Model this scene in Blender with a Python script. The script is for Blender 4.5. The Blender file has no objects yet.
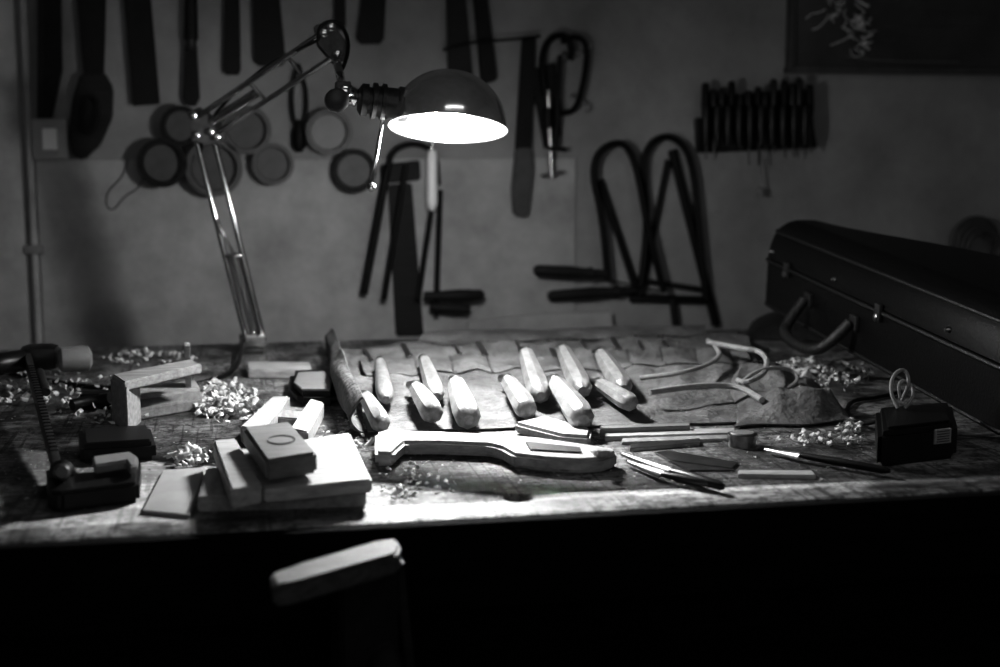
import bpy, bmesh, math, random
from mathutils import Vector, Matrix, noise
random.seed(7)
sc = bpy.context.scene
sc.view_settings.view_transform = 'Standard'
sc.view_settings.exposure = 0.22
sc.view_settings.gamma = 0.80

# ------------------------------------------------------------------ calibration
F = 1389.0
CAM = Vector((0, 0, 1.23))
PITCH, YAW = 8.3, -11.0
BZ = 0.85           # bench top height
YW = 2.85           # back wall plane
cam_d = bpy.data.cameras.new('camera'); cam = bpy.data.objects.new('camera', cam_d)
sc.collection.objects.link(cam); sc.camera = cam
cam.location = CAM
cam.rotation_euler = (math.radians(90 - PITCH), 0, math.radians(YAW))
cam_d.sensor_width = 36; cam_d.lens = 36 * F / 1000
cam_d.clip_start = 0.02
cam_d.dof.use_dof = True; cam_d.dof.focus_distance = 1.75; cam_d.dof.aperture_fstop = 3.2
R = cam.rotation_euler.to_matrix()

def ray(px, py): return R @ Vector(((px - 500) / F, (333.5 - py) / F, -1))
def W(px, py, h=0.0):
    d = ray(px, py); return CAM + d * ((BZ + h - CAM.z) / d.z)
def Y(px, py, y):
    d = ray(px, py); return CAM + d * (y / d.y)
def V(px, py, off=0.0): return Y(px, py, YW - off)

# ------------------------------------------------------------------ materials
def mat(name, col, rough=0.6, metal=0.0, var=0.0, scale=20, bump=0.0, stretch=None, col2=None, bscale=None, spec=0.5, emit=0):
    m = bpy.data.materials.new(name); m.use_nodes = True
    nt = m.node_tree; N = nt.nodes; L = nt.links
    b = N['Principled BSDF']
    b.inputs['Roughness'].default_value = rough; b.inputs['Metallic'].default_value = metal
    b.inputs['Specular IOR Level'].default_value = spec
    tc = N.new('ShaderNodeTexCoord'); mp = N.new('ShaderNodeMapping')
    L.new(tc.outputs['Object'], mp.inputs['Vector'])
    if stretch: mp.inputs['Scale'].default_value = stretch
    n = N.new('ShaderNodeTexNoise'); n.inputs['Scale'].default_value = scale; n.inputs['Detail'].default_value = 8
    n.inputs['Roughness'].default_value = 0.65
    L.new(mp.outputs[0], n.inputs['Vector'])
    cr = N.new('ShaderNodeValToRGB'); c2 = col2 if col2 is not None else col * (1 - var)
    cr.color_ramp.elements[0].position = 0.35; cr.color_ramp.elements[1].position = 0.65
    cr.color_ramp.elements[0].color = (c2, c2, c2, 1); cr.color_ramp.elements[1].color = (col, col, col, 1)
    L.new(n.outputs[0], cr.inputs[0]); L.new(cr.outputs[0], b.inputs['Base Color'])
    if bump > 0:
        n2 = N.new('ShaderNodeTexNoise'); n2.inputs['Scale'].default_value = bscale or scale * 3; n2.inputs['Detail'].default_value = 6
        L.new(mp.outputs[0], n2.inputs['Vector'])
        bp = N.new('ShaderNodeBump'); bp.inputs['Strength'].default_value = bump; bp.inputs['Distance'].default_value = 0.01
        L.new(n2.outputs[0], bp.inputs['Height']); L.new(bp.outputs[0], b.inputs['Normal'])
    if emit:
        b.inputs['Emission Color'].default_value = (1, 1, 1, 1); b.inputs['Emission Strength'].default_value = emit
    return m

M = {}
M['wall'] = mat('wall_plaster', 0.36, 0.85, var=0.42, scale=3.0, bump=0.2, bscale=40)
M['panel'] = mat('painted_panel', 0.48, 0.75, var=0.38, scale=6, bump=0.12, bscale=60)
M['wdark'] = mat('wall_side', 0.40, 0.9, var=0.3, scale=3)
M['floor'] = mat('floor_concrete', 0.03, 0.8, var=0.4, scale=8)
M['black'] = mat('black_plastic', 0.008, 0.4, var=0.3, spec=.35)
M['iron'] = mat('dark_iron', 0.008, 0.55, 0.0, var=0.5, scale=40, spec=.2)
M['rust'] = mat('worn_iron', 0.08, 0.4, 0.5, var=0.6, scale=40)
M['steel'] = mat('steel', 0.45, 0.3, 1.0, var=0.4, scale=30)
M['chrome'] = mat('chrome', 0.8, 0.12, 1.0, var=0.1, scale=5)
M['shade'] = mat('polished_shade_metal', 0.95, 0.15, 0.8, var=0.06, scale=5)
M['arm'] = mat('lamp_arm_metal', 0.65, 0.25, 1.0, var=0.3, scale=30)
M['white'] = mat('white_enamel', 0.92, 0.5)
M['grey'] = mat('grey_plastic', 0.22, 0.5, var=0.2)
M['dgrey'] = mat('tin_grey', 0.07, 0.5, var=0.4, scale=30)
M['lwood'] = mat('pale_wood', 0.48, 0.55, var=0.42, scale=16, stretch=(1.5, 9, 9), bump=0.1)
M['lwood2'] = mat('maple_wood', 0.36, 0.5, var=0.45, scale=14, stretch=(8, 1, 8), bump=0.1)
M['mwood'] = mat('mid_wood', 0.22, 0.5, var=0.4, scale=14, stretch=(1, 8, 8), bump=0.1)
M['vwood'] = mat('vise_wood', 0.08, 0.6, var=0.75, scale=22, stretch=(1, 8, 8), bump=0.25)
M['dwood'] = mat('dark_wood', 0.018, 0.6, var=0.5, scale=12, stretch=(1, 8, 8), bump=0.15, spec=.25)
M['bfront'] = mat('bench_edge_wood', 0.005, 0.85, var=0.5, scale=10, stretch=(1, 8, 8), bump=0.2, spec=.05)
M['handle'] = mat('boxwood_handle', 0.36, 0.30, var=0.5, scale=30, stretch=(3, 1, 3), bump=0.08)
M['canvas'] = mat('canvas_cloth', 0.20, 0.85, var=0.6, scale=14, bump=0.5, bscale=110)
M['canvas2'] = mat('canvas_cloth_dark', 0.15, 0.85, var=0.5, scale=16, bump=0.5, bscale=110)
M['leather'] = mat('dark_leather', 0.02, 0.5, var=0.4, scale=60, bump=0.3)
M['case'] = mat('case_leatherette', 0.004, 0.42, var=0.5, scale=90, bump=0.12, bscale=260, spec=.25)
M['rope'] = mat('strap_cord', 0.36, 0.8, var=0.3, scale=80)
M['shave'] = mat('shavings', 0.75, 0.7, var=0.3, scale=60)
M['paper'] = mat('paper', 0.36, 0.8, var=0.2, scale=14)
M['poster'] = mat('poster_print', 0.07, 0.3, var=0.5, scale=6)
M['hole'] = mat('hole_dark', 0.002, 0.9)
M['bulb'] = mat('bulb_glass', 1.0, 0.4, emit=60)
M['pane'] = mat('window_pane_dusk', 0.1, 0.4, emit=1.0)  # emission of the added fill window

def bench_mat():
    m = bpy.data.materials.new('worn_bench_wood'); m.use_nodes = True
    nt = m.node_tree; N = nt.nodes; L = nt.links; b = N['Principled BSDF']
    tc = N.new('ShaderNodeTexCoord')
    def nz(scale, st, det=10, r=0.7, rot=0):
        mp = N.new('ShaderNodeMapping'); mp.inputs['Scale'].default_value = st; mp.inputs['Rotation'].default_value = (0, 0, rot)
        L.new(tc.outputs['Object'], mp.inputs['Vector'])
        n = N.new('ShaderNodeTexNoise'); n.inputs['Scale'].default_value = scale; n.inputs['Detail'].default_value = det
        n.inputs['Roughness'].default_value = r
        L.new(mp.outputs[0], n.inputs['Vector']); return n
    def ramp(n, p0, c0, p1, c1):
        r = N.new('ShaderNodeValToRGB'); r.color_ramp.elements[0].position = p0; r.color_ramp.elements[1].position = p1
        r.color_ramp.elements[0].color = (c0, c0, c0, 1); r.color_ramp.elements[1].color = (c1, c1, c1, 1)
        L.new(n.outputs[0], r.inputs[0]); return r
    def mul(a, c):
        x = N.new('ShaderNodeMix'); x.data_type = 'RGBA'; x.blend_type = 'MULTIPLY'; x.inputs[0].default_value = 1
        L.new(a.outputs[0] if a.bl_idname != 'ShaderNodeMix' else a.outputs[2], x.inputs[6]); L.new(c.outputs[0], x.inputs[7]); return x
    blot = ramp(nz(10, (1, 1, 1)), 0.42, 0.08, 0.58, 0.42)
    grain = ramp(nz(26, (0.5, 8, 1)), 0.40, 0.35, 0.56, 1.0)
    spk = ramp(nz(70, (1, 1, 1), 6, .8), 0.42, 0.2, 0.52, 1.0)
    scr = ramp(nz(14, (9, .35, 1), 3, .5, .5), 0.60, 1.0, 0.64, 0.4)
    scr2 = ramp(nz(11, (12, .3, 1), 3, .5, -1.1), 0.62, 1.0, 0.65, 0.45)
    c = mul(mul(mul(mul(blot, grain), spk), scr), scr2)
    L.new(c.outputs[2], b.inputs['Base Color'])
    rr = ramp(nz(16, (1, 1, 1)), 0.35, 0.36, 0.65, 0.7); L.new(rr.outputs[0], b.inputs['Roughness'])
    bp = N.new('ShaderNodeBump'); bp.inputs['Strength'].default_value = 0.5; bp.inputs['Distance'].default_value = 0.004
    n = nz(60, (0.5, 3, 1)); L.new(n.outputs[0], bp.inputs['Height']); L.new(bp.outputs[0], b.inputs['Normal'])
    return m
M['bench'] = bench_mat()

# ------------------------------------------------------------------ mesh builder
class B:
    def __init__(s, name): s.name = name; s.bm = bmesh.new(); s.mats = []
    def _add(s, t, m, smooth=True):
        if m not in s.mats: s.mats.append(m)
        i = s.mats.index(m)
        bmesh.ops.recalc_face_normals(t, faces=t.faces)
        for f in t.faces: f.material_index = i; f.smooth = smooth
        me = bpy.data.meshes.new('tmp'); t.to_mesh(me); t.free()
        s.bm.from_mesh(me); bpy.data.meshes.remove(me)
    def box(s, c, size, m, rot=None, bev=0.002):
        t = bmesh.new(); bmesh.ops.create_cube(t, size=1)
        bmesh.ops.scale(t, vec=size, verts=t.verts)
        if bev: bmesh.ops.bevel(t, geom=t.edges[:], offset=bev, segments=2, affect='EDGES', profile=0.6)
        Mx = Matrix.Translation(c) @ (rot.to_4x4() if rot is not None else Matrix())
        bmesh.ops.transform(t, matrix=Mx, verts=t.verts); s._add(t, m); return s
    def prism(s, pts, ext, m, bev=0.0015):
        t = bmesh.new(); a = [t.verts.new(p) for p in pts]; f = t.faces.new(a)
        r = bmesh.ops.extrude_face_region(t, geom=[f])
        vs = [e for e in r['geom'] if isinstance(e, bmesh.types.BMVert)]
        bmesh.ops.translate(t, vec=Vector(ext), verts=vs)
        bmesh.ops.recalc_face_normals(t, faces=t.faces)
        if bev: bmesh.ops.bevel(t, geom=t.edges[:], offset=bev, segments=2, affect='EDGES', clamp_overlap=True)
        s._add(t, m); return s
    def lathe(s, p0, p1, prof, m, seg=20):
        """prof: list of (t along p0->p1 (0..1), radius)"""
        p0 = Vector(p0); p1 = Vector(p1); ax = (p1 - p0); q = ax.normalized().to_track_quat('Z', 'Y').to_matrix()
        t = bmesh.new(); rings = []
        for (u, r) in prof:
            c = p0 + ax * u
            if r <= 1e-6: rings.append([t.verts.new(c)])
            else: rings.append([t.verts.new(c + q @ Vector((r * math.cos(2 * math.pi * k / seg), r * math.sin(2 * math.pi * k / seg), 0))) for k in range(seg)])
        for a, b in zip(rings, rings[1:]):
            for k in range(seg):
                k2 = (k + 1) % seg
                if len(a) == 1 and len(b) == 1: continue
                if len(a) == 1: t.faces.new((a[0], b[k], b[k2]))
                elif len(b) == 1: t.faces.new((a[k], a[k2], b[0]))
                else: t.faces.new((a[k], a[k2], b[k2], b[k]))
        for rg in (rings[0], rings[-1]):
            if len(rg) > 1:
                try: t.faces.new(rg)
                except Exception: pass
        s._add(t, m); return s
    def cyl(s, p0, p1, r, m, r1=None, seg=16):
        r1 = r if r1 is None else r1
        L = max((Vector(p1) - Vector(p0)).length, 1e-5); e = min(0.12 * min(r, r1) / L, 0.2)
        return s.lathe(p0, p1, [(0, r * 0.88), (e, r), (1 - e, r1), (1, r1 * 0.88)], m, seg)
    def sweep(s, pts, r, m, seg=10, smooth=0, flat=None):
        pts = [Vector(p) for p in pts]
        for _ in range(smooth):
            q = [pts[0]]
            for a, b in zip(pts, pts[1:]): q += [a * .75 + b * .25, a * .25 + b * .75]
            q.append(pts[-1]); pts = q
        t = bmesh.new(); prev = None; rings = []; n = len(pts)
        for i, p in enumerate(pts):
            tg = (pts[min(i + 1, n - 1)] - pts[max(i - 1, 0)]).normalized()
            if prev is None:
                u = tg.orthogonal().normalized()
                if flat is not None: u = (Vector(flat) - tg * tg.dot(Vector(flat))).normalized()
            else:
                u = (prev - tg * prev.dot(tg)).normalized()
            prev = u; v = tg.cross(u)
            rr = r(i / (n - 1)) if callable(r) else r
            if isinstance(rr, (int, float)): rr = (rr, rr)
            rings.append([t.verts.new(p + u * rr[0] * math.cos(2 * math.pi * k / seg) + v * rr[1] * math.sin(2 * math.pi * k / seg)) for k in range(seg)])
        for a, b in zip(rings, rings[1:]):
            for k in range(seg): t.faces.new((a[k], a[(k + 1) % seg], b[(k + 1) % seg], b[k]))
        t.faces.new(rings[0]); t.faces.new(rings[-1]); s._add(t, m); return s
    def ribbon(s, c, rad, wid, turns, rot, m):
        t = bmesh.new(); n = int(10 * turns) + 4; pr = None
        for i in range(n):
            a = 2 * math.pi * turns * i / (n - 1); rr = rad * (1 - 0.4 * i / n)
            w = wid * (0.4 + 0.6 * math.sin(math.pi * (i + .5) / n))
            off = wid * .7 * i / n
            p = [Vector((rr * math.cos(a), rr * math.sin(a), off - w / 2)), Vector((rr * math.cos(a), rr * math.sin(a), off + w / 2))]
            vs = [t.verts.new(c + rot @ x) for x in p]
            if pr: t.faces.new((pr[0], pr[1], vs[1], vs[0]))
            pr = vs
        s._add(t, m); return s
    def grid(s, fn, nu, nv, m, thick=0.0):
        t = bmesh.new(); g = [[t.verts.new(fn(i / nu, j / nv)) for j in range(nv + 1)] for i in range(nu + 1)]
        for i in range(nu):
            for j in range(nv): t.faces.new((g[i][j], g[i + 1][j], g[i + 1][j + 1], g[i][j + 1]))
        if thick:
            bmesh.ops.recalc_face_normals(t, faces=t.faces)
            bmesh.ops.solidify(t, geom=t.faces[:], thickness=thick)
        s._add(t, m); return s
    def done(s, sharp=40):
        me = bpy.data.meshes.new(s.name); s.bm.to_mesh(me); s.bm.free()
        for m in s.mats: me.materials.append(m)
        me.set_sharp_from_angle(angle=math.radians(sharp))
        o = bpy.data.objects.new(s.name, me); sc.collection.objects.link(o)
        if len(me.vertices):
            xs = [v.co for v in me.vertices]
            c = Vector(((min(v.x for v in xs) + max(v.x for v in xs)) / 2, (min(v.y for v in xs) + max(v.y for v in xs)) / 2, min(v.z for v in xs)))
            me.transform(Matrix.Translation(-c)); o.location = c
        return o

def wallshape(b, px, off, t, m, bev=0.001):
    """slab hung on the back wall: outline in the plane y=YW-off-t, extruded back to y=YW-off"""
    b.prism([V(x, y, off + t) for x, y in px], (0, t, 0), m, bev)
def slab(b, px, base, t, m, bev=0.0015):
    """board on the bench: top outline at height base+t extruded down by t"""
    b.prism([W(x, y, base + t) for x, y in px], (0, 0, -t), m, bev)

# ------------------------------------------------------------------ room
X0, X1, YB = -1.7, 2.7, -1.6
def plate(name, c, size, m): B(name).box(Vector(c), Vector(size), m, bev=0).done()
plate('floor', ((X0 + X1) / 2, (YB + YW) / 2, -0.05), (X1 - X0 + .2, YW - YB + .2, .1), M['floor'])
plate('ceiling', ((X0 + X1) / 2, (YB + YW) / 2, 2.65), (X1 - X0 + .2, YW - YB + .2, .1), M['wdark'])
plate('wall_back', ((X0 + X1) / 2, YW + .05, 1.3), (X1 - X0 + .2, .1, 2.6), M['wall'])
plate('wall_left', (X0 - .05, (YB + YW) / 2, 1.3), (.1, YW - YB, 2.6), M['wdark'])
plate('wall_right', (X1 + .05, (YB + YW) / 2, 1.3), (.1, YW - YB, 2.6), M['wdark'])
plate('wall_front', ((X0 + X1) / 2, YB - .05, 1.3), (X1 - X0 + .2, .1, 2.6), M['wdark'])
# added glowing window, unseen, for fill and lampshade reflections, with frame and glazing bars
b = B('window_1')
b.box(Vector((.2, YB + .006, 1.85)), Vector((2.8, .01, 1.1)), M['pane'], bev=0)
for xx in (-1.2, -.5, .2, .9, 1.6): b.box(Vector((xx, YB + .025, 1.85)), Vector((.05, .05, 1.18)), M['dwood'])
for zz in (1.28, 1.85, 2.42): b.box(Vector((.2, YB + .025, zz)), Vector((2.88, .05, .05)), M['dwood'])
b.done()
b = B('wall_panel')
pL, pR = V(36, 160, 0), V(575, 158, 0)
b.box(Vector(((pL.x + pR.x) / 2, YW - .004, (pL.z + .3) / 2)), Vector((pR.x - pL.x, .008, pL.z - .3)), M['panel']); b.done()
b = B('trim_1'); p = V(8, 100); b.box(Vector((p.x - .08, YW - .006, 1.3)), Vector((.2, .012, 2.6)), M['panel']); b.done()
b = B('conduit_pipe'); p = V(31, 180, .01)
b.sweep([Vector((p.x, YW - .008, .03)), Vector((p.x, YW - .008, 2.58))], .008, M['panel'], seg=16)
for z in (1.0, 1.5, 2.1): b.box(Vector((p.x, YW - .009, z)), Vector((.036, .018, .018)), M['grey'])
b.done()
b = B('light_switch'); p = V(50, 139, .02)
b.box(Vector((p.x, YW - .012, p.z)), Vector((.066, .02, .08)), M['panel'], bev=.004)
b.box(Vector((p.x, YW - .025, p.z)), Vector((.028, .01, .042)), M['white'], bev=.003); b.done()
b = B('power_cable')
b.sweep([V(128, 160, .01), V(122, 178, .01), V(108, 190, .01), V(105, 205, .01), V(113, 212, .01), V(124, 196, .01), V(140, 188, .01), V(150, 160, .01)], .0012, M['rust'], smooth=2, seg=6); b.done()

# ------------------------------------------------------------------ bench
bf, bb = 1.32, 2.53
b = B('workbench')
b.box(Vector((.35, (bf + bb) / 2, BZ - .04)), Vector((3.9, bb - bf, .08)), M['bench'], bev=.006)
bench = b.done()
cutb = B('cut'); hp = W(518, 498)
cutb.cyl((hp.x, hp.y, BZ - .2), (hp.x, hp.y, BZ + .05), .0165, M['hole'], seg=32); cut = cutb.done()
md = bench.modifiers.new('hole', 'BOOLEAN'); md.object = cut; md.operation = 'DIFFERENCE'; md.solver = 'EXACT'
bpy.context.view_layer.update()
me2 = bpy.data.meshes.new_from_object(bench.evaluated_get(bpy.context.evaluated_depsgraph_get()))
bench.modifiers.clear(); bench.data = me2; bpy.data.objects.remove(cut)
b = B('workbench_frame')
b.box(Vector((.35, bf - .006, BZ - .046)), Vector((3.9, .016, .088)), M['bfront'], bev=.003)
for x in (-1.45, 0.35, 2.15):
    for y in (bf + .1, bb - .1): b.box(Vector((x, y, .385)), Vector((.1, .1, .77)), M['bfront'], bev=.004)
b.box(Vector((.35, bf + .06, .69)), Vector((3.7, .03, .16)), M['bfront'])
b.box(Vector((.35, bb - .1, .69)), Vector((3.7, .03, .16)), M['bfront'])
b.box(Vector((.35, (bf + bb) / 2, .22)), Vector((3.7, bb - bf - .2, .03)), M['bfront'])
fr = b.done(); 
wb = bpy.data.objects.new('carpenter_workbench', None); sc.collection.objects.link(wb)
for o in (bench, fr): o.parent = wb
bench.name = 'bench_top'; fr.name = 'bench_frame'

b = B('front_vise')
jp = [(270, 573), (274, 585), (292, 583), (398, 553), (401, 545), (396, 537), (372, 541), (300, 562)]
b.prism([W(x, y, .0) for x, y in jp], (0, 0, -.02), M['vwood'], .003)
b.prism([W(x, y, -.022) for x, y in [(330, 566), (392, 552), (398, 566), (340, 584)]], (.0, 0, -.26), M['dwood'], .004)
b.prism([W(x, y, -.022) for x, y in [(392, 550), (402, 552), (404, 562), (394, 562)]], (.02, 0, -.22), M['dwood'], .002)
pj = W(370, 560, -.05)
for zz in (.66, .745): b.cyl((pj.x, 1.15, zz), (pj.x, 1.42, zz), .014, M['rust'])
b.done()
b = B('drawer')
p = W(205, 640, -.12)
dx, dy, dz = p.x, 1.2, .64
b.box(Vector((dx, dy - .03, dz)), Vector((.16, .014, .05)), M['mwood'])
for s in (-1, 1): b.box(Vector((dx + s * .075, dy + .07, dz)), Vector((.012, .2, .05)), M['mwood'])
b.box(Vector((dx, dy + .07, dz - .022)), Vector((.15, .2, .006)), M['mwood'])
b.cyl((dx, dy - .06, dz), (dx, dy - .035, dz), .012, M['iron']); b.done()

# ------------------------------------------------------------------ desk lamp
base = W(250, 353); by = base.y
S = Y(448, 127, 1.92)
ax = Vector((0.0, math.sin(math.radians(-14)), -math.cos(math.radians(14))))
ax = (Matrix.Rotation(math.radians(YAW), 3, 'Z') @ ax + Vector((-.04, 0, 0))).normalized()
RS = 0.0865 * 1.92 / 2.05
b = B('desk_lamp')
prof = []
H = RS * .98
for k in range(25):
    a = math.pi / 2 * k / 24; prof.append((math.sin(a), RS * math.cos(a)))
top = S - ax * H
def openlathe(b, p0, p1, prof, m, seg=48):
    p0 = Vector(p0); p1 = Vector(p1); axx = p1 - p0; q = axx.normalized().to_track_quat('Z', 'Y').to_matrix()
    t = bmesh.new(); rings = []
    for u, r in prof:
        c = p0 + axx * u
        rings.append([t.verts.new(c + q @ Vector((max(r, 1e-4) * math.cos(2 * math.pi * k / seg), max(r, 1e-4) * math.sin(2 * math.pi * k / seg), 0))) for k in range(seg)])
    for A, C in zip(rings, rings[1:]):
        for k in range(seg): t.faces.new((A[k], A[(k + 1) % seg], C[(k + 1) % seg], C[k]))
    b._add(t, m)
openlathe(b, S, top, prof, M['shade'], 64)
openlathe(b, S, top, [(0, RS), (-.03, RS + .002), (-.03, RS - .003), (0, RS * .965)], M['shade'], 64)
openlathe(b, S, top, [(u * .97, r * .965) for u, r in prof], M['white'])
n0 = Y(398, 104, S.y); n1 = Y(358, 99, S.y); nd = (n1 - n0)
b.lathe(n0 - nd * .25, n1, [(0, .024), (.2, .024), (.22, .021), (.45, .021), (.46, .025), (.54, .025), (.55, .021), (.63, .021), (.64, .025), (.72, .025), (.73, .018), (.8, .018), (.81, .022), (.93, .022), (1, .015)], M['rust'], 24)
n2 = Y(343, 92, S.y); b.cyl(n1, n2, .013, M['chrome'])
b.box(n2, Vector((.02, .028, .028)), M['rust'])
b.cyl(n2 + Vector((0, -.035, 0)), n2 + Vector((0, .03, 0)), .009, M['chrome'])
b.lathe(n2 + Vector((-.012, -.03, -.012)), n2 + Vector((-.012, -.055, -.012)), [(0, .006), (.1, .016), (.9, .016), (1, .012)], M['rust'], 12)
l0 = Y(383, 118, S.y); l1 = Y(371, 186, S.y - .02)
b.cyl(l0, l1, .0028, M['chrome']); b.lathe(l1 + Vector((0, 0, .006)), l1 - Vector((0, 0, .008)), [(0, 0.002), (.3, .007), (.7, .007), (1, .001)], M['chrome'])
b.cyl(Y(384, 100, S.y - .01), l0, .007, M['rust'])
def springy(p0, p1, r, turns, m):
    p0 = Vector(p0); p1 = Vector(p1); a = (p1 - p0); q = a.normalized().to_track_quat('Z', 'Y').to_matrix(); n = turns * 8
    b.sweep([p0 + a * i / n + q @ Vector((r * math.cos(i * math.pi / 4), r * math.sin(i * math.pi / 4), 0)) for i in range(n + 1)], .0015, m, seg=5)
hb = Y(246, 338, by); hb2 = Y(264, 340, by)
e1 = Y(195, 135, by - .02); e2 = Y(212, 132, by - .02)
for oy in (-.012, .012):
    o = Vector((0, oy, 0))
    b.cyl(hb + o, e1 + o, .0048, M['arm']); b.cyl(hb2 + o, e2 + o, .0048, M['arm'])
for o in (Vector((0, -.02, 0)), Vector((0, .02, 0))):
    springy(hb.lerp(hb2, .5) + o + Vector((0, 0, .01)), (hb.lerp(e1, .42)).lerp(hb2.lerp(e2, .42), .5) + o, .0085, 34, M['chrome'])
    b.cyl(hb.lerp(e1, .42).lerp(hb2.lerp(e2, .42), .5) + o, hb.lerp(e1, .6) + o, .0015, M['steel'])
b.cyl(hb.lerp(e1, .42) + Vector((0, -.025, 0)), hb2.lerp(e2, .42) + Vector((0, -.025, 0)), .003, M['steel'])
for oy in (-.02, .02):
    o = Vector((0, oy, 0)); yb = by - .02
    b.prism([Y(x, y, yb) + o for x, y in [(188, 112), (200, 107), (222, 122), (224, 140), (208, 145), (192, 140)]], (0, .003, 0), M['rust'], .0008)
for x, y in [(194, 116), (217, 137), (197, 135), (211, 132)]:
    p = Y(x, y, by - .02); b.cyl(p + Vector((0, -.03, 0)), p + Vector((0, .03, 0)), .006, M['chrome'])
ty = 2.1
u1a, u1b = Y(196, 118, by - .02), Y(322, 33, ty)
u2a, u2b = Y(216, 134, by - .02), Y(336, 55, ty)
for oy in (-.012, .012):
    o = Vector((0, oy, 0)); b.cyl(u1a + o, u1b + o, .0044, M['arm']); b.cyl(u2a + o, u2b + o, .0044, M['arm'])
springy(u1a.lerp(u2a, .5) + (u1b - u1a) * .06, (u1a.lerp(u2a, .5)) + (u1b - u1a) * .42, .0065, 30, M['chrome'])
for k in (.45, .75): b.cyl(u1a.lerp(u1b, k), u2a.lerp(u2b, k), .003, M['steel'])
for oy in (-.02, .02):
    o = Vector((0, oy, 0))
    b.prism([Y(x, y, ty) + o for x, y in [(314, 26), (330, 22), (345, 42), (346, 60), (334, 64), (318, 46)]], (0, .003, 0), M['rust'], .0008)
for x, y in [(323, 34), (336, 55), (330, 28)]:
    p = Y(x, y, ty); b.cyl(p + Vector((0, -.03, 0)), p + Vector((0, .03, 0)), .0065, M['chrome'])
b.cyl(Y(334, 50, ty), Y(340, 75, (ty + S.y) / 2), .006, M['chrome']); b.cyl(Y(340, 75, (ty + S.y) / 2), n2, .006, M['chrome'])
b.sweep([Y(318, 40, ty - .02), Y(320, 24, ty - .02), Y(338, 20, ty - .02), Y(349, 38, ty - .03), Y(347, 60, ty - .05), Y(336, 80, ty - .08), Y(352, 92, S.y - .02)], .003, M['black'], smooth=2)
b.sweep([hb + Vector((0, .025, 0)), hb.lerp(e1, .3) + Vector((-.004, .03, 0)), hb.lerp(e1, .7) + Vector((-.003, .03, 0)), e1 + Vector((0, .03, 0)), u1a.lerp(u1b, .5) + Vector((0, .02, .012)), Y(318, 40, ty - .02)], .0025, M['black'], smooth=2)
b.cyl(base + Vector((.003, 0, .02)), hb.lerp(hb2, .5), .008, M['arm'])
b.cyl(base + Vector((.003, 0, 0)), base + Vector((.003, 0, .03)), .02, M['rust'], .014)
b.box(hb.lerp(hb2, .5), Vector((.035, .045, .022)), M['arm'])
b.box(base + Vector((.003, .03, .006)), Vector((.04, .1, .01)), M['rust'])
b.box(Vector((base.x + .003, bb + .012, BZ - .05)), Vector((.04, .012, .13)), M['rust'])
b.box(Vector((base.x + .003, bb - .01, BZ - .112)), Vector((.04, .05, .01)), M['rust'])
b.sweep([base + Vector((-.01, -.02, .02)), W(236, 372, .006), W(200, 384, .004), W(150, 388, .004), W(100, 388, .004), W(40, 380, .004), W(-30, 360, .004)], .0035, M['black'], smooth=2)
bp0 = S - ax * .033; bp1 = S + ax * .014
b.lathe(bp0, bp1, [(0, .012), (.3, .018), (.6, .026), (.8, .024), (.94, .014), (1, 0.001)], M['bulb'], 20)
b.lathe(S - ax * .065, bp0, [(0, .014), (1, .014)], M['white'])
lamp = b.done(50)
bpy.context.view_layer.update()
def lampchild(o):
    o.parent = lamp; o.matrix_parent_inverse = lamp.matrix_world.inverted()
ld = bpy.data.lights.new('lamp_light', 'POINT'); ld.energy = 11; ld.shadow_soft_size = .026
lo = bpy.data.objects.new('lamp_light', ld); sc.collection.objects.link(lo); lo.location = S + ax * .036; lampchild(lo)
# light concentrated downwards by the reflector bowl
sd_ = bpy.data.lights.new('reflector_beam', 'SPOT'); sd_.energy = 24; sd_.shadow_soft_size = .045; sd_.spot_size = math.radians(125); sd_.spot_blend = 1.0
so = bpy.data.objects.new('reflector_beam', sd_); sc.collection.objects.link(so); so.location = S + ax * .048
aim = (W(410, 520) - so.location).normalized(); so.rotation_euler = aim.to_track_quat('-Z', 'Y').to_euler(); lampchild(so)

b = B('ceiling_light'); b.box(Vector((.5, .3, 2.575)), Vector((1.3, .26, .05)), M['grey'], bev=.01); b.done()  # unseen fixture, added to house the fill light
al = bpy.data.lights.new('ceiling_tube', 'AREA'); al.shape = 'RECTANGLE'; al.size = 1.2; al.size_y = .22; al.energy = 2.5  # fill light added for ambient level and a highlight on the lampshade
ao = bpy.data.objects.new('ceiling_tube', al); sc.collection.objects.link(ao); ao.location = (.5, .3, 2.54)
w = bpy.data.worlds.new('world'); sc.world = w; w.use_nodes = True
w.node_tree.nodes['Background'].inputs[0].default_value = (.02, .02, .02, 1)

# ------------------------------------------------------------------ things on the wall
b = B('hand_saw')
wallshape(b, [(72, -60), (108, -60), (104, 78), (84, 80)], .02, .003, M['iron'])
wallshape(b, [(80, 74), (104, 72), (113, 88), (112, 118), (100, 145), (84, 160), (72, 156), (68, 135), (72, 100)], .012, .022, M['dwood'], .004)
b.sweep([V(84, 98, .05), V(97, 95, .05), V(99, 120, .05), V(86, 138, .05), V(80, 118, .05), V(84, 98, .05)], .003, M['dwood'], smooth=1); b.done()
b = B('hand_saw'); wallshape(b, [(119, -60), (146, -60), (160, 104), (133, 106)], .02, .004, M['iron']); wallshape(b, [(110, -120), (150, -120), (146, -55), (119, -55)], .01, .022, M['dwood'], .004); b.done()
b = B('back_saw'); wallshape(b, [(42, -60), (60, -60), (62, 70), (52, 118), (40, 118)], .02, .01, M['iron']); wallshape(b, [(38, -60), (44, -60), (42, 118), (37, 118)], .012, .02, M['dwood']); b.done()
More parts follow.
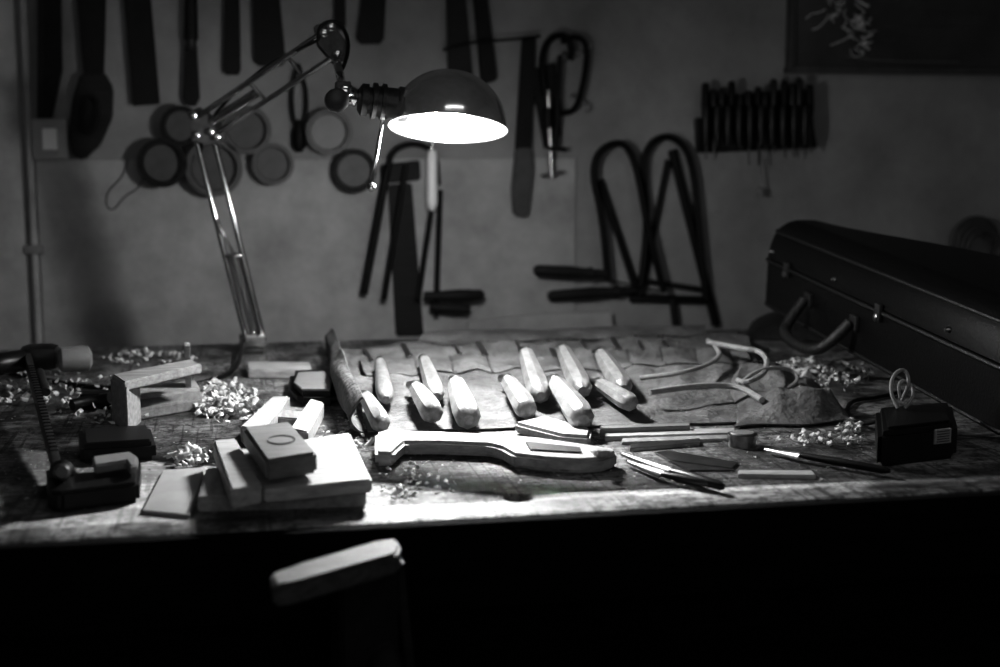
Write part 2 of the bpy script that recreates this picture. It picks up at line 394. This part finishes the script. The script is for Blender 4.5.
def rasp(name, x0, x1, y1, taper=.8, tip=(0, 0), m='iron', grip='dwood', top=-70):
    b = B(name); c = (x0 + x1) / 2; w = (x1 - x0) / 2
    wallshape(b, [(c - w * .7 + tip[0], top), (c + w * .7 + tip[0], top), (c + w, y1 - 5), (c + w * .7, y1), (c - w * .7, y1), (c - w, y1 - 5)], .015, .006, M[m])
    b.cyl(V(c + tip[0], top - 60, .02), V(c + tip[0], top + 5, .02), .013, M[grip]); b.done()
b = B('wood_rasp'); b.cyl(V(191, -40, .03), V(191, 40, .03), .010, M['dwood'], .014); b.cyl(V(191, 38, .03), V(191, 50, .03), .012, M['rust'], .008)
wallshape(b, [(185, 45), (197, 45), (200, 98), (196, 106), (187, 106), (183, 98)], .02, .006, M['iron']); b.done()
rasp('flat_file', 223, 241, 75); rasp('flat_file', 254, 286, 66, tip=(-8, 0)); rasp('flat_file', 356, 384, 44, tip=(10, 0)); rasp('flat_file', 334, 346, 30)
b = B('outside_calipers'); b.sweep([V(298, 64, .02), V(291, 90, .02), V(293, 120, .02), V(298, 128, .02)], .004, M['iron'], smooth=2); b.sweep([V(298, 64, .02), V(307, 90, .02), V(306, 120, .02), V(300, 128, .02)], .004, M['iron'], smooth=2)
b.lathe(V(299, 120, .02), V(299, 152, .02), [(0, .006), (.4, .014), (.8, .014), (1, .006)], M['iron']); b.done()
for (x, y, r, dep, m1, m2) in [(162, 163, 23, .06, 'iron', 'dgrey'), (181, 126, 19, .05, 'iron', 'dgrey'), (214, 168, 27, .06, 'dgrey', 'dgrey'), (247, 130, 23, .06, 'dgrey', 'dgrey'), (273, 164, 20, .05, 'dgrey', 'dgrey'), (329, 132, 22, .05, 'dgrey', 'grey'), (355, 171, 21, .06, 'iron', 'dgrey')]:
    b = B('storage_tin'); p = V(x, y, dep); q = Vector((p.x, YW - .001, p.z)); rr = r / F * p.y * 1.03
    openlathe(b, q, p, [(0, 0), (0, rr * .96), (.95, rr * .96), (.96, rr), (1, rr), (1, rr * .80), (.9, rr * .78), (.6, rr * .78), (.6, 0)], M[m1], 32)
    openlathe(b, q.lerp(p, .61), q.lerp(p, .62), [(0, rr * .75), (1, rr * .75), (1, 0)], M[m2], 32)
    b.done()
b = B('wooden_brace')
wallshape(b, [(447, -50), (462, -50), (474, 90), (450, 90)], .02, .03, M['dwood'], .003)
wallshape(b, [(470, -50), (482, -50), (498, 80), (482, 85)], .02, .02, M['iron'], .003)
b.sweep([V(443, 50, .05), V(470, 42, .06), V(505, 40, .06), V(540, 36, .04)], .003, M['iron'], smooth=2); b.done()
b = B('white_handled_scraper')
b.lathe(V(432, 150, .06), V(432, 211, .06), [(0, .008), (.1, .011), (.85, .0115), (.95, .009), (1, .003)], M['white']); b.cyl(V(432, 120, .06), V(432, 152, .06), .003, M['steel']); b.done()
b = B('long_paring_saw'); wallshape(b, [(522, 38), (536, 38), (532, 150), (515, 150)], .02, .006, M['iron'])
wallshape(b, [(516, 148), (533, 148), (535, 170), (529, 218), (514, 216), (512, 190)], .015, .02, M['dgrey'], .005); b.done()
def cclamp(name, px, r, m='iron', off=.04):
    b = B(name); b.sweep([V(x, y, off) for x, y in px], r, M[m], smooth=2, flat=(0, 1, 0)); return b
b = cclamp('c_clamp', [(545, 95), (541, 60), (548, 38), (566, 34), (572, 48), (570, 60)], (.009, .007)); b.cyl(V(548, 90, .04), V(552, 178, .04), .0055, M['steel']); b.cyl(V(541, 176, .04), V(563, 172, .04), .004, M['steel'])
b.cyl(V(548, 108, .04), V(548, 128, .04), .010, M['iron']); b.done()
b = cclamp('c_clamp', [(562, 42), (575, 35), (588, 44), (585, 75), (577, 110), (560, 115), (558, 100)], (.009, .006)); b.cyl(V(560, 55, .05), V(556, 150, .05), .005, M['iron']); b.cyl(V(548, 148, .05), V(566, 150, .05), .0045, M['iron']); b.done()
b = B('pull_scraper'); wallshape(b, [(530, 70), (556, 62), (562, 135), (545, 150)], .01, .012, M['iron'], .003); b.sweep([V(556, 60, .03), V(588, 50, .03), V(592, 44, .03)], .003, M['steel'], smooth=1)
b.sweep([V(570, 95, .03), V(582, 100, .03), V(590, 108, .03), V(586, 112, .03)], .003, M['steel'], smooth=1); b.done()
def fret(px, hx, off=.05, r=.009):
    b = B('deep_throat_fret_saw'); b.sweep([V(x, y, off) for x, y in px], (r, r * .8), M['iron'], smooth=2, flat=(0, 1, 0))
    (x0, y0, x1, y1) = hx
    b.lathe(V(x0, y0, off), V(x1, y1, off), [(0, .007), (.05, .011), (.5, .013), (.7, .010), (.8, .013), (.82, .009), (1, .009)], M['dwood'])
    a, c = px[0], px[-1]; b.cyl(V(*a, off), V(*c, off), .002, M['iron']); b.done()
fret([(608, 280), (602, 215), (592, 175), (598, 150), (622, 140), (636, 162), (648, 230), (664, 292)], (534, 270, 606, 274), .05)
fret([(640, 295), (648, 220), (642, 165), (650, 142), (670, 134), (692, 154), (699, 230), (706, 300)], (548, 296, 636, 290), .03)
b = B('frame_saw'); b.cyl(V(600, 180, .012), V(640, 300, .012), .008, M['iron']); b.cyl(V(668, 160, .012), V(640, 300, .012), .0065, M['iron'])
b.cyl(V(672, 150, .012), V(716, 325, .012), .0095, M['iron']); b.cyl(V(630, 298, .012), V(706, 300, .012), .009, M['dwood']); b.cyl(V(640, 280, .012), V(704, 290, .012), .006, M['dwood']); b.cyl(V(672, 296, .02), V(676, 326, .02), .008, M['dwood']); b.done()
b = B('bow_saw'); 
b.cyl(V(388, 165, .04), V(364, 294, .04), .008, M['iron']); b.cyl(V(406, 165, .045), V(384, 300, .045), .006, M['iron'])
b.cyl(V(436, 178, .04), V(418, 300, .04), .006, M['iron']); b.cyl(V(440, 190, .04), V(436, 315, .04), .006, M['iron'])
b.sweep([V(388, 170, .045), V(392, 150, .045), V(415, 142, .045), V(436, 152, .045), V(438, 185, .045)], .006, M['iron'], smooth=2)
b.lathe(V(424, 296, .05), V(484, 295, .05), [(0, .009), (.3, .01), (.6, .013), (.95, .011), (1, .006)], M['dwood'])
b.lathe(V(430, 307, .04), V(470, 309, .04), [(0, .009), (.3, .01), (.6, .012), (.95, .011), (1, .006)], M['dwood']); b.done()
b = B('try_square'); wallshape(b, [(388, 185), (412, 183), (424, 336), (396, 336)], .008, .010, M['dwood'], .003); wallshape(b, [(380, 165), (420, 160), (421, 180), (382, 184)], .008, .02, M['dwood'], .003); b.done()
b = B('leaning_board')
b.prism([V(468, 322, .03), V(540, 314, .03), V(612, 312, .03), V(614, 350, .03), V(468, 350, .03)], (0, .012, 0), M['panel'], .001); b.done()
b = B('screwdriver_rack'); wallshape(b, [(698, 118), (812, 114), (818, 148), (700, 153)], .0, .03, M['black'], .003); wallshape(b, [(704, 96), (806, 90), (808, 118), (704, 122)], 0, .01, M['black'])
for k in range(13):
    x = 706 + k * 8.6 + random.uniform(-1.5, 1.5); yt = random.uniform(80, 97) - (k > 6) * 3; yb = random.uniform(146, 166)
    b.lathe(V(x, yt, .05), V(x, 128, .05), [(0, .005), (.06, .008), (.55, .009), (.8, .006), (.85, .0085), (1, .006)], M['black' if k % 3 else 'iron'], 10)
    b.cyl(V(x, 128, .05), V(x + 1, yb, .05), .002, M['rust'], seg=8)
for k in range(10): b.lathe(V(706 + k * 11, 105, .07), V(706 + k * 11, 146, .07), [(0, .006), (.1, .009), (.6, .009), (1, .005)], M['black'], 10)
b.sweep([V(758, 158, .03), V(760, 172, .03), V(762, 192, .03)], .0018, M['steel']); b.cyl(V(760, 188, .03), V(762, 196, .03), .006, M['grey']); b.done()
b = B('framed_poster')
q0 = V(789, 70, .01); q1 = V(1075, 70, .01); zt = q0.z + .36; g = .004
b.box(Vector(((q0.x + q1.x) / 2, YW - .006 - g, (q0.z + zt) / 2)), Vector((q1.x - q0.x, .012, zt - q0.z)), M['poster'])
for zz in (q0.z, zt): b.box(Vector(((q0.x + q1.x) / 2, YW - .012 - g, zz)), Vector((q1.x - q0.x + .02, .024, .014)), M['dgrey'])
for xx in (q0.x, q1.x): b.box(Vector((xx, YW - .012 - g, (q0.z + zt) / 2)), Vector((.014, .024, zt - q0.z)), M['dgrey'])
for _ in range(30):  # painted highlights: white strands as glints on the crinkled plastic film
    x_, z_ = random.uniform(825, 862), random.uniform(-5, 52)
    pts = [V(x_, z_, .03)]
    for j in range(3): x_ += random.uniform(-9, 14); z_ += random.uniform(-9, 9); pts.append(V(x_, min(z_, 60), .03 + random.uniform(0, .01)))
    b.sweep(pts, (random.uniform(.0005, .0018), .0008), M['white'], smooth=1, seg=5)
b.sweep([V(846, 56, .03), V(880, 61, .035), V(960, 62, .03)], (.0012, .001), M['grey'], smooth=1, seg=6)
for k in range(6):
    for j in range(3):
        c = V(870 + k * 20, 12 + j * 14, .02); b.box(c, Vector((.028, .002, .003)), M['dgrey'], bev=0)
b.done()
b = B('coiled_cable')
for k in range(4):
    c = V(975 + k * 3, 243 + k * 2, .03 + .01 * k); rr = .055 - k * .005
    b.sweep([c + Vector((rr * math.cos(a * math.pi / 12), 0, rr * math.sin(a * math.pi / 12))) for a in range(25)], .006, M['dgrey'], seg=8)
b.done()

# ------------------------------------------------------------------ bench objects
cf = [W(368, 434), W(775, 424)]; cb = [W(338, 352), W(742, 336)]
def lerp2(u, v):
    a = cf[0].lerp(cf[1], u); c = cb[0].lerp(cb[1], u); return a.lerp(c, v)
def bumpf(x, c, w): return math.exp(-((x - c) / w) ** 2)
def ch(u, v):
    h = .005 + .014 * bumpf(v, .38, .16) + .018 * bumpf(v, .78, .14) + .006 * bumpf(v, .55, .2)
    pk = .5 + .5 * math.cos(u * 2 * math.pi * 10 + v * 1.2)
    h += .003 * pk * bumpf(v, .45, .35)
    wr = abs(noise.noise(Vector((u * 7 + v * 3, v * 5, 1))))
    h += .007 * (noise.noise(Vector((u * 9, v * 5, 1))) + .4 * noise.noise(Vector((u * 22, v * 14, 5)))) + .012 * (.25 - wr)
    h *= min(1, (1 - abs(2 * v - 1)) * 7 + .15)
    return max(h, .004)
def inv(p):
    u, v = .5, .5
    for _ in range(12):
        q = lerp2(u, v); du = (lerp2(u + .01, v) - q) / .01; dv = (lerp2(u, v + .01) - q) / .01
        ex, ey = p.x - q.x, p.y - q.y; det = du.x * dv.y - du.y * dv.x
        u += (ex * dv.y - ey * dv.x) / det; v += (du.x * ey - du.y * ex) / det
    return u, v
def onc(px, py, extra):
    h = .02
    for _ in range(8):
        p = W(px, py, h + extra); u, v = inv(p)
        h = ch(min(max(u, 0), 1), min(max(v, 0), 1)) if -0.02 < v < 1.05 else .004
    return W(px, py, h + extra)
b = B('canvas_tool_roll')
def cfn(u, v):
    p = lerp2(u, v)
    return Vector((p.x, p.y + .012 * noise.noise(Vector((u * 6, v * 3, 8))) * (1 - 2 * v), BZ + ch(u, v)))
b.grid(cfn, 190, 90, M['canvas'], .0018)
def bandf(uu, vv, u, v, lift):
    p = lerp2(uu, vv); pk = abs(math.cos(u * math.pi * 11)) ** .6
    return Vector((p.x, p.y + .010 * noise.noise(Vector((u * 7, 3, 3))), BZ + ch(uu, vv) + .0015 + lift * (.05 + pk * math.sin(math.pi * min(max(v, .02), .98)) ** .7)))
def band(v0, v1, m, lift, u0=0.03, u1=.98):
    b.grid(lambda u, v: bandf(u0 + (u1 - u0) * u, v0 + (v1 - v0) * v, u, v, lift), 200, 18, m, .001)
    for k in range(12):
        u = min(max((k - .5) / 11, 0), 1)
        b.sweep([bandf(u0 + (u1 - u0) * u, v0 + (v1 - v0) * j / 8, u, j / 8, lift) + Vector((0, 0, .0008)) for j in range(9)], .0010, M['leather'], seg=5)
band(.42, .66, M['canvas'], .006); band(.84, .99, M['canvas2'], .004, .05, .98)
for k, u in enumerate([.06, .15, .27, .33, .42, .50, .58, .66, .72, .78]):
    a = lerp2(u, .66); c = lerp2(u - .01, .80); a.z = BZ + ch(u, .66) + .004; c.z = BZ + ch(u - .01, .80) + .004
    b.sweep([a, c], (.005 if k % 2 else .0035, .0015), M['steel'], seg=6, flat=(1, 0, 0))
def flap(u, v):
    p = W(415 + 290 * u, 357 - 8 * u, 0).lerp(W(430 + 275 * u, 340 - 6 * u, 0), v)
    return Vector((p.x, p.y, BZ + .008 + .022 * math.sin(math.pi * v) ** .7 * (.85 + .25 * noise.noise(Vector((u * 3, v * 2, 4)))) + .004 * noise.noise(Vector((u * 7 + v * 3, v * 3, 9)))))
b.grid(flap, 110, 20, M['canvas'], .002)
b.sweep([flap(k / 30, .1) + Vector((0, -.002, .003)) for k in range(31)], (.0025, .002), M['leather'], seg=6)
def lf(u, v):
    a = W(372, 437, 0).lerp(W(335, 350, 0), u); ang = v * 2.3
    w = .062 * (.85 + .25 * math.sin(u * 5)) + .010 * noise.noise(Vector((u * 5, v * 3, 2)))
    return Vector((a.x - .01 - w * .55 * math.sin(ang) + .02 * v, a.y, BZ + .004 + w * .55 * (1 - math.cos(ang)) + .003 * math.sin(u * 22)))
b.grid(lf, 50, 20, M['canvas2'], .003)
def rf(u, v):
    a = W(735, 430, 0).lerp(W(852, 424, 0), u); c = W(722, 372, 0).lerp(W(812, 384, 0), u); p = a.lerp(c, v)
    e = min(1, min(u, 1 - u, v, 1 - v) * 6)
    return Vector((p.x + .006 * math.sin(v * 9), p.y + .008 * math.sin(u * 8), BZ + .005 + e * (.020 + .026 * noise.noise(Vector((u * 2.5, v * 3, 2))) + .006 * noise.noise(Vector((u * 7, v * 7, 6))))))
b.grid(rf, 60, 50, M['canvas'], .002)
def strap(px, r=(.007, .0015)):
    b.sweep([W(x, y, h) for x, y, h in px], r, M['rope'], smooth=2, seg=8)
strap([(640, 378, .03), (690, 372, .04), (722, 358, .045), (715, 345, .045), (708, 340, .04)], .0035)
strap([(708, 342, .045), (740, 348, .06), (765, 352, .055), (768, 372, .045), (745, 384, .035), (738, 380, .03)], .004)
strap([(738, 385, .03), (760, 368, .05), (790, 368, .045), (800, 380, .03), (785, 390, .02)], .003)
strap([(650, 392, .03), (700, 385, .035), (740, 386, .03), (762, 400, .026)], .0045)
b.done()

def chisel(xa, ya, xb, yb, r):
    """xa,ya = ferrule end (far), xb,yb = butt end (near)"""
    b = B('wood_carving_gouge')
    pa = onc(xa, ya, r * 1.15 + .008); pb = onc(xb, yb, r * 1.1 + .004)
    b.lathe(pa, pb, [(0, r * .62), (.03, r * .72), (.12, r * .80), (.35, r * .90), (.6, r * 1.02), (.82, r * 1.08), (.92, r * 1.0), (.97, r * .8), (1, r * .4)], M['handle'], 8 if r > .012 else 12)
    d = (pa - pb).normalized(); d2 = Vector((d.x, d.y, d.z * .3 - .12)).normalized()
    b.lathe(pa + d * .010, pa - d * .004, [(0, r * .5), (.1, r * .62), (.9, r * .66), (1, r * .6)], M['steel'], 16)
    b.cyl(pa + d * .008, pa + d2 * .045, r * .3, M['steel'], r * .45)
    b.done()
G = [(380, 362, 386, 399, .0115), (424, 360, 437, 396, .0125), (526, 353, 541, 396, .0155), (563, 350, 583, 391, .0155), (601, 354, 624, 389, .015),
     (366, 397, 382, 425, .0125), (416, 388, 434, 415, .0145), (456, 383, 469, 420, .0165), (508, 381, 528, 411, .0145), (556, 383, 584, 420, .0165), (600, 384, 632, 404, .0125)]
for g_ in G: chisel(*g_)

b = B('violin_neck')
nb = .003
slab(b, [(375, 432), (396, 427), (406, 430), (440, 431), (505, 434), (540, 437), (575, 442), (602, 446), (616, 449), (617, 453), (606, 457), (580, 459), (545, 457), (512, 453), (500, 446), (488, 443), (440, 441), (406, 441), (400, 446), (394, 452), (375, 452)], nb, .017, M['lwood'], .004)
slab(b, [(506, 444), (540, 445), (606, 451), (612, 456), (600, 463), (570, 465), (530, 461), (508, 453)], 0, .012, M['mwood'], .004)
for k, rr in ((0, .014), (1, .010), (2, .006)):
    p = W(602, 455, nb + .017 + .004 * k - .004); b.lathe(p, p + Vector((0, 0, .006)), [(0, rr), (.7, rr), (1, rr * .9)], M['lwood'], 24)
b.prism([W(x, y, nb + .018) for x, y in [(525, 442), (580, 448), (582, 453), (530, 450)]], (0, 0, .0012), M['dwood'], .0004)
b.done()
b = B('scraper_block'); slab(b, [(513, 422), (545, 415), (592, 428), (590, 436), (560, 434)], .002, .014, M['lwood'], .004); b.done()

b = B('wood_strips')
for (x0, y0, x1, y1, wd_, h, m) in [(605, 434, 735, 430, 5, .006, 'lwood'), (622, 440, 742, 436, 4, .004, 'lwood2'), (630, 446, 700, 440, 4, .005, 'steel'), (600, 427, 690, 424, 3, .012, 'mwood')]:
    slab(b, [(x0, y0 - wd_ / 2), (x1, y1 - wd_ / 2), (x1, y1 + wd_ / 2), (x0, y0 + wd_ / 2)], 0, h, M[m], .0008)
b.done()
def knife(name, x0, y0, x1, y1, x2, y2, m1, m2, r=.006):
    b = B(name); a, c, d = W(x0, y0, .008), W(x1, y1, .009), W(x2, y2, .006)
    b.lathe(a, c, [(0, r * .5), (.06, r), (.6, r * 1.1), (.95, r * .8), (1, r * .6)], M[m1], 10)
    b.sweep([c, d], (lambda t: (.006 * (1 - t * .6), .0015)), M[m2], seg=6); b.done()
knife('carving_knife', 724, 487, 670, 471, 622, 454, 'black', 'rust', .005)
knife('carving_knife', 708, 484, 662, 474, 628, 462, 'rust', 'rust', .004)
knife('bench_knife', 890, 471, 800, 455, 765, 449, 'iron', 'steel', .0045)
b = B('steel_scraper'); slab(b, [(655, 452), (668, 450), (738, 462), (732, 468), (670, 460)], 0, .003, M['steel'], .0005); slab(b, [(668, 460), (725, 462), (735, 470), (690, 470)], 0, .002, M['rust'], .0005); b.done()
b = B('pencil_stub'); slab(b, [(738, 470), (812, 470), (816, 475), (738, 474)], 0, .005, M['lwood'], .001); b.done()
b = B('wax_tin'); p = W(742, 446, 0); b.lathe(p, p + Vector((0, 0, .016)), [(0, .017), (.55, .017), (.58, .0185), (.95, .0185), (1, .017)], M['steel'], 28)
b.lathe(p + Vector((0, 0, .016)), p + Vector((0, 0, .0175)), [(0, .015), (1, .014)], M['grey'], 24); b.done()

b = B('wooden_block_stack')
slab(b, [(206, 468), (350, 452), (366, 492), (197, 497)], 0, .016, M['lwood2'], .002)
slab(b, [(222, 452), (350, 432), (372, 479), (264, 490), (258, 478)], .016, .014, M['lwood'], .002)
slab(b, [(213, 440), (236, 438), (262, 484), (231, 490)], .016, .020, M['lwood'], .002)
slab(b, [(243, 427), (290, 421), (317, 452), (266, 460)], .036, .022, M['mwood'], .003)
c = W(281, 440, .0582)
b.sweep([c + Vector((.014 * math.cos(a * math.pi / 12), .020 * math.sin(a * math.pi / 12), 0)) for a in range(25)], (.0012, .0006), M['dwood'], seg=6)
b.done()
b = B('wooden_corner_frame')
slab(b, [(240, 426), (272, 396), (290, 396), (262, 430)], .0, .022, M['lwood'], .002)
slab(b, [(290, 428), (310, 398), (324, 402), (308, 432)], .0, .022, M['lwood'], .002)
slab(b, [(270, 408), (318, 412), (314, 420), (266, 416)], .0, .014, M['lwood2'], .002); b.done()
b = B('paper_card'); slab(b, [(163, 470), (205, 467), (190, 515), (142, 510)], 0, .004, M['paper'], .0008); b.done()

b = B('wooden_cam_clamp')
slab(b, [(110, 378), (124, 372), (140, 378), (126, 386)], 0, .06, M['lwood'], .002)
slab(b, [(124, 388), (196, 380), (200, 388), (130, 398)], .0, .020, M['lwood'], .002)
slab(b, [(126, 400), (198, 390), (202, 398), (132, 410)], .0, .016, M['lwood2'], .002)
slab(b, [(112, 374), (190, 359), (202, 364), (124, 382)], .052, .013, M['lwood'], .002)
slab(b, [(184, 342), (190, 342), (190, 346), (184, 346)], .0, .08, M['lwood'], .001)
b.done()
b = B('offcut_blocks'); slab(b, [(246, 361), (310, 362), (312, 370), (248, 369)], 0, .015, M['lwood'], .002)
slab(b, [(290, 370), (325, 368), (338, 380), (336, 392), (298, 392), (288, 382)], 0, .022, M['dwood'], .008)
slab(b, [(298, 372), (324, 371), (332, 380), (330, 389), (302, 389), (294, 382)], .022, .003, M['grey'], .001); b.done()

# F-style bar clamp lying on the bench: bar, sliding head with grip and screw, fixed L jaw with pad
b = B('bar_clamp')
pa, pb = W(28, 360, .05), W(60, 480, .020)
d = (pb - pa).normalized(); sd = d.cross(Vector((0, 0, 1))).normalized(); up = sd.cross(d)
bm_rot = Matrix((d, sd, up)).transposed()
b.box(pa.lerp(pb, .5), Vector(((pb - pa).length, .009, .022)), M['rust'], bm_rot, .002)
for k in range(30): b.box(pa.lerp(pb, .15 + .75 * k / 30) + up * .0112, Vector((.003, .0085, .0012)), M['iron'], bm_rot, 0)
b.box(W(40, 357, .05), Vector((.055, .05, .036)), M['black'], bev=.012)
b.lathe(W(58, 360, .05), W(92, 358, .05), [(0, .013), (.1, .018), (.7, .020), (.9, .018), (1, .010)], M['grey'])
b.lathe(W(24, 360, .05), W(-10, 366, .05), [(0, .013), (.1, .016), (.8, .016), (1, .010)], M['black'])
b.cyl(W(40, 372, .05), W(46, 392, .04), .006, M['rust'])
slab(b, [(46, 466), (70, 460), (80, 472), (110, 470), (114, 458), (138, 455), (141, 462), (139, 482), (60, 492), (47, 490)], .0, .022, M['black'], .004)
b.prism([W(x, y, .036) for x, y in [(92, 456), (130, 451), (138, 456), (137, 464), (130, 466), (126, 460), (94, 465)]], (0, 0, -.010), M['grey'], .002)
b.lathe(W(62, 472, .022), W(62, 472, .038), [(0, .013), (.3, .013), (.35, .009), (.9, .009), (1, .006)], M['rust'])
b.done()
b = B('sharpening_stone_box'); slab(b, [(78, 428), (150, 424), (156, 442), (80, 446)], 0, .022, M['black'], .005)
slab(b, [(84, 430), (146, 427), (150, 439), (86, 443)], .022, .003, M['black'], .001); b.done()
b = B('spokeshave'); b.sweep([W(72, 405, .012), W(95, 400, .014), W(110, 398, .018)], (.008, .008), M['black'], smooth=1); b.box(W(100, 400, .012), Vector((.05, .03, .024)), M['iron'], bev=.004); b.done()

b = B('black_tape_case')
slab(b, [(876, 407), (952, 401), (958, 424), (878, 433)], 0, .042, M['black'], .006)
slab(b, [(884, 409), (945, 404), (950, 420), (888, 427)], .042, .003, M['black'], .001)
pA, pB = W(878, 433, .042), W(958, 424, .042); dirx = (pB - pA).normalized(); nrm = Vector((dirx.y, -dirx.x, 0)); rot = Matrix((dirx, -nrm, Vector((0, 0, 1)))).transposed()
lc = pA.lerp(pB, .8) + Vector((0, 0, -.012)) + nrm * .001
b.box(lc, Vector((.024, .002, .017)), M['paper'], rot, 0)
for k in range(5): b.box(lc + nrm * .0012 + Vector((0, 0, .006 - k * .003)), Vector((.018, .001, .0009)), M['black'], rot, 0)
b.sweep([W(898, 408, .047), W(890, 392, .065), W(893, 374, .085), W(905, 368, .09), W(910, 382, .075), W(902, 400, .05)], .0024, M['rope'], smooth=2)
b.sweep([W(905, 408, .047), W(915, 395, .062), W(908, 380, .075), W(898, 382, .075), W(900, 398, .055)], .002, M['rope'], smooth=2)
b.sweep([W(880, 420, .02), W(862, 425, .006), W(845, 412, .004), W(852, 400, .004), W(876, 398, .004), W(900, 392, .004)], .003, M['black'], smooth=2)
b.done()

# --- violin case (dart shaped, narrow end propped up)
b = B('violin_case')
A = W(757, 304, .07); Cn = W(1040, 462, 0)
dv_ = (Cn - A).normalized(); side = Vector((-dv_.y, dv_.x, 0)).normalized()
if side.x < 0: side = -side
upv = side.cross(dv_)
if upv.z < 0: upv = -upv
Lc = .88
def wd(s):
    k = min(max((s - .02) / .5, 0), 1); k = k * k * (3 - 2 * k); return .125 + .135 * k
def casept(s, wv, z): return A + dv_ * s + side * wv + upv * z
def ring_outline(inset, z):
    pts = []; r = .05
    for cx, far, a0 in ((r, 0, 180), (Lc - r, 0, 270)):
        for k in range(7):
            a = math.radians(a0 + 15 * k); pts.append((cx + (r - inset) * math.cos(a), r + (r - inset) * math.sin(a), z))
    for k in range(7):
        a = math.radians(15 * k); pts.append((Lc - r + (r - inset) * math.cos(a), wd(Lc) - r + (r - inset) * math.sin(a), z))
    for k in range(1, 14):
        s_ = Lc - r - (Lc - 2 * r) * k / 14; pts.append((s_, wd(s_) - inset, z))
    for k in range(7):
        a = math.radians(90 + 15 * k); pts.append((r + (r - inset) * math.cos(a), wd(r) - r + (r - inset) * math.sin(a), z))
    return pts
def loft(rings, m):
    t = bmesh.new(); vr = [[t.verts.new(casept(*p)) for p in rg] for rg in rings]; n = len(vr[0])
    for a, c in zip(vr, vr[1:]):
        for k in range(n): t.faces.new((a[k], a[(k + 1) % n], c[(k + 1) % n], c[k]))
    t.faces.new(vr[0]); t.faces.new(vr[-1]); b._add(t, m)
loft([ring_outline(.008, 0), ring_outline(0, .008), ring_outline(0, .082), ring_outline(.004, .086)], M['case'])
loft([ring_outline(.004, .088), ring_outline(0, .092), ring_outline(.003, .112), ring_outline(.009, .130), ring_outline(.018, .144), ring_outline(.030, .153), ring_outline(.043, .158), ring_outline(.049, .159)], M['case'])
def piping(ins, z, r, m):
    pts = [casept(*p) for p in ring_outline(ins, z)]; pts.append(pts[0]); b.sweep(pts, r, m, seg=6)
piping(-.001, .087, .003, M['leather']); piping(.013, .138, .0028, M['leather']); piping(.001, .008, .0028, M['leather'])
mrot = Matrix((dv_, side, upv)).transposed()
for s in (.14, .50): b.box(casept(s, -.004, .087), Vector((.018, .006, .026)), M['rust'], mrot, .002); b.lathe(casept(s, -.006, .08), casept(s, -.011, .08), [(0, .006), (.6, .006), (1, .003)], M['steel'], 12)
for s in (.24, .42): b.box(casept(s, -.003, .055), Vector((.026, .008, .024)), M['leather'], mrot, .003)
b.sweep([casept(.24, -.01, .055), casept(.245, -.035, .025), casept(.265, -.055, .002), casept(.39, -.055, .002), casept(.415, -.035, .025), casept(.42, -.01, .055)], (.009, .009), M['leather'], smooth=2)
for s in (.06, .33, .7): b.lathe(casept(s, .002, .105), casept(s, -.005, .105), [(0, .004), (.6, .004), (1, .002)], M['steel'], 12)
b.done()
b = B('dark_tool_pouch')
def pf(u, v):
    p = W(745, 340, 0).lerp(W(860, 344, 0), u).lerp(W(750, 326, 0).lerp(W(850, 328, 0), u), v); return Vector((p.x, p.y, BZ + .003 + .045 * math.sin(math.pi * u) ** .5 * math.sin(math.pi * v) ** .5))
b.grid(pf, 24, 12, M['leather'], .002); b.done()

# --- shavings
def shavings(spots, n, smin=.003, smax=.008, lift=.014):
    b = B('wood_shavings')
    for _ in range(n):
        x, y, rx, ry = random.choice(spots); a = random.uniform(0, 6.28); q = random.random() ** .6
        p = W(x + rx * q * math.cos(a), y + ry * q * math.sin(a)); s = random.uniform(smin, smax)
        rot = Matrix.Rotation(random.uniform(0, 6.28), 3, 'Z') @ Matrix.Rotation(random.uniform(.6, 2.4), 3, 'X')
        b.ribbon(p + Vector((0, 0, s * 1.1 + (1 - q) * random.uniform(0, lift))), s, s * random.uniform(.9, 2.4), random.uniform(.2, .8), rot, M['shave'])
    b.done()
shavings([(228, 408, 36, 20), (218, 402, 30, 16)], 320, .0025, .006)
shavings([(190, 460, 20, 9)], 80, .002, .005)
shavings([(60, 385, 60, 14), (20, 395, 40, 12), (150, 360, 50, 7), (100, 410, 60, 20)], 300, .0018, .0055, .006)
shavings([(412, 474, 34, 9), (400, 495, 20, 9), (430, 488, 28, 8)], 70, .0012, .0035, .003)
shavings([(830, 376, 42, 12), (800, 370, 24, 7)], 300, .002, .0055, .01)
shavings([(820, 442, 45, 7), (850, 430, 14, 8)], 150, .0015, .0045, .006)
shavings([(355, 445, 18, 8), (352, 425, 12, 10), (330, 440, 20, 8)], 60, .0015, .004, .003)
b = B('sawdust')
for _ in range(1800):
    x = random.uniform(0, 880); y = random.gauss(450, 40)
    if not 362 < y < 490 + .04 * (500 - x) + 10: continue
    p = W(x, y); s = random.uniform(.0006, .0026)
    t = bmesh.new(); v = [t.verts.new(p + Vector((random.uniform(-s, s), random.uniform(-s, s), random.uniform(.0003, s)))) for _ in range(4)]
    t.faces.new(v[:3]); t.faces.new(v[1:]); b._add(t, M['shave'])
b.done()
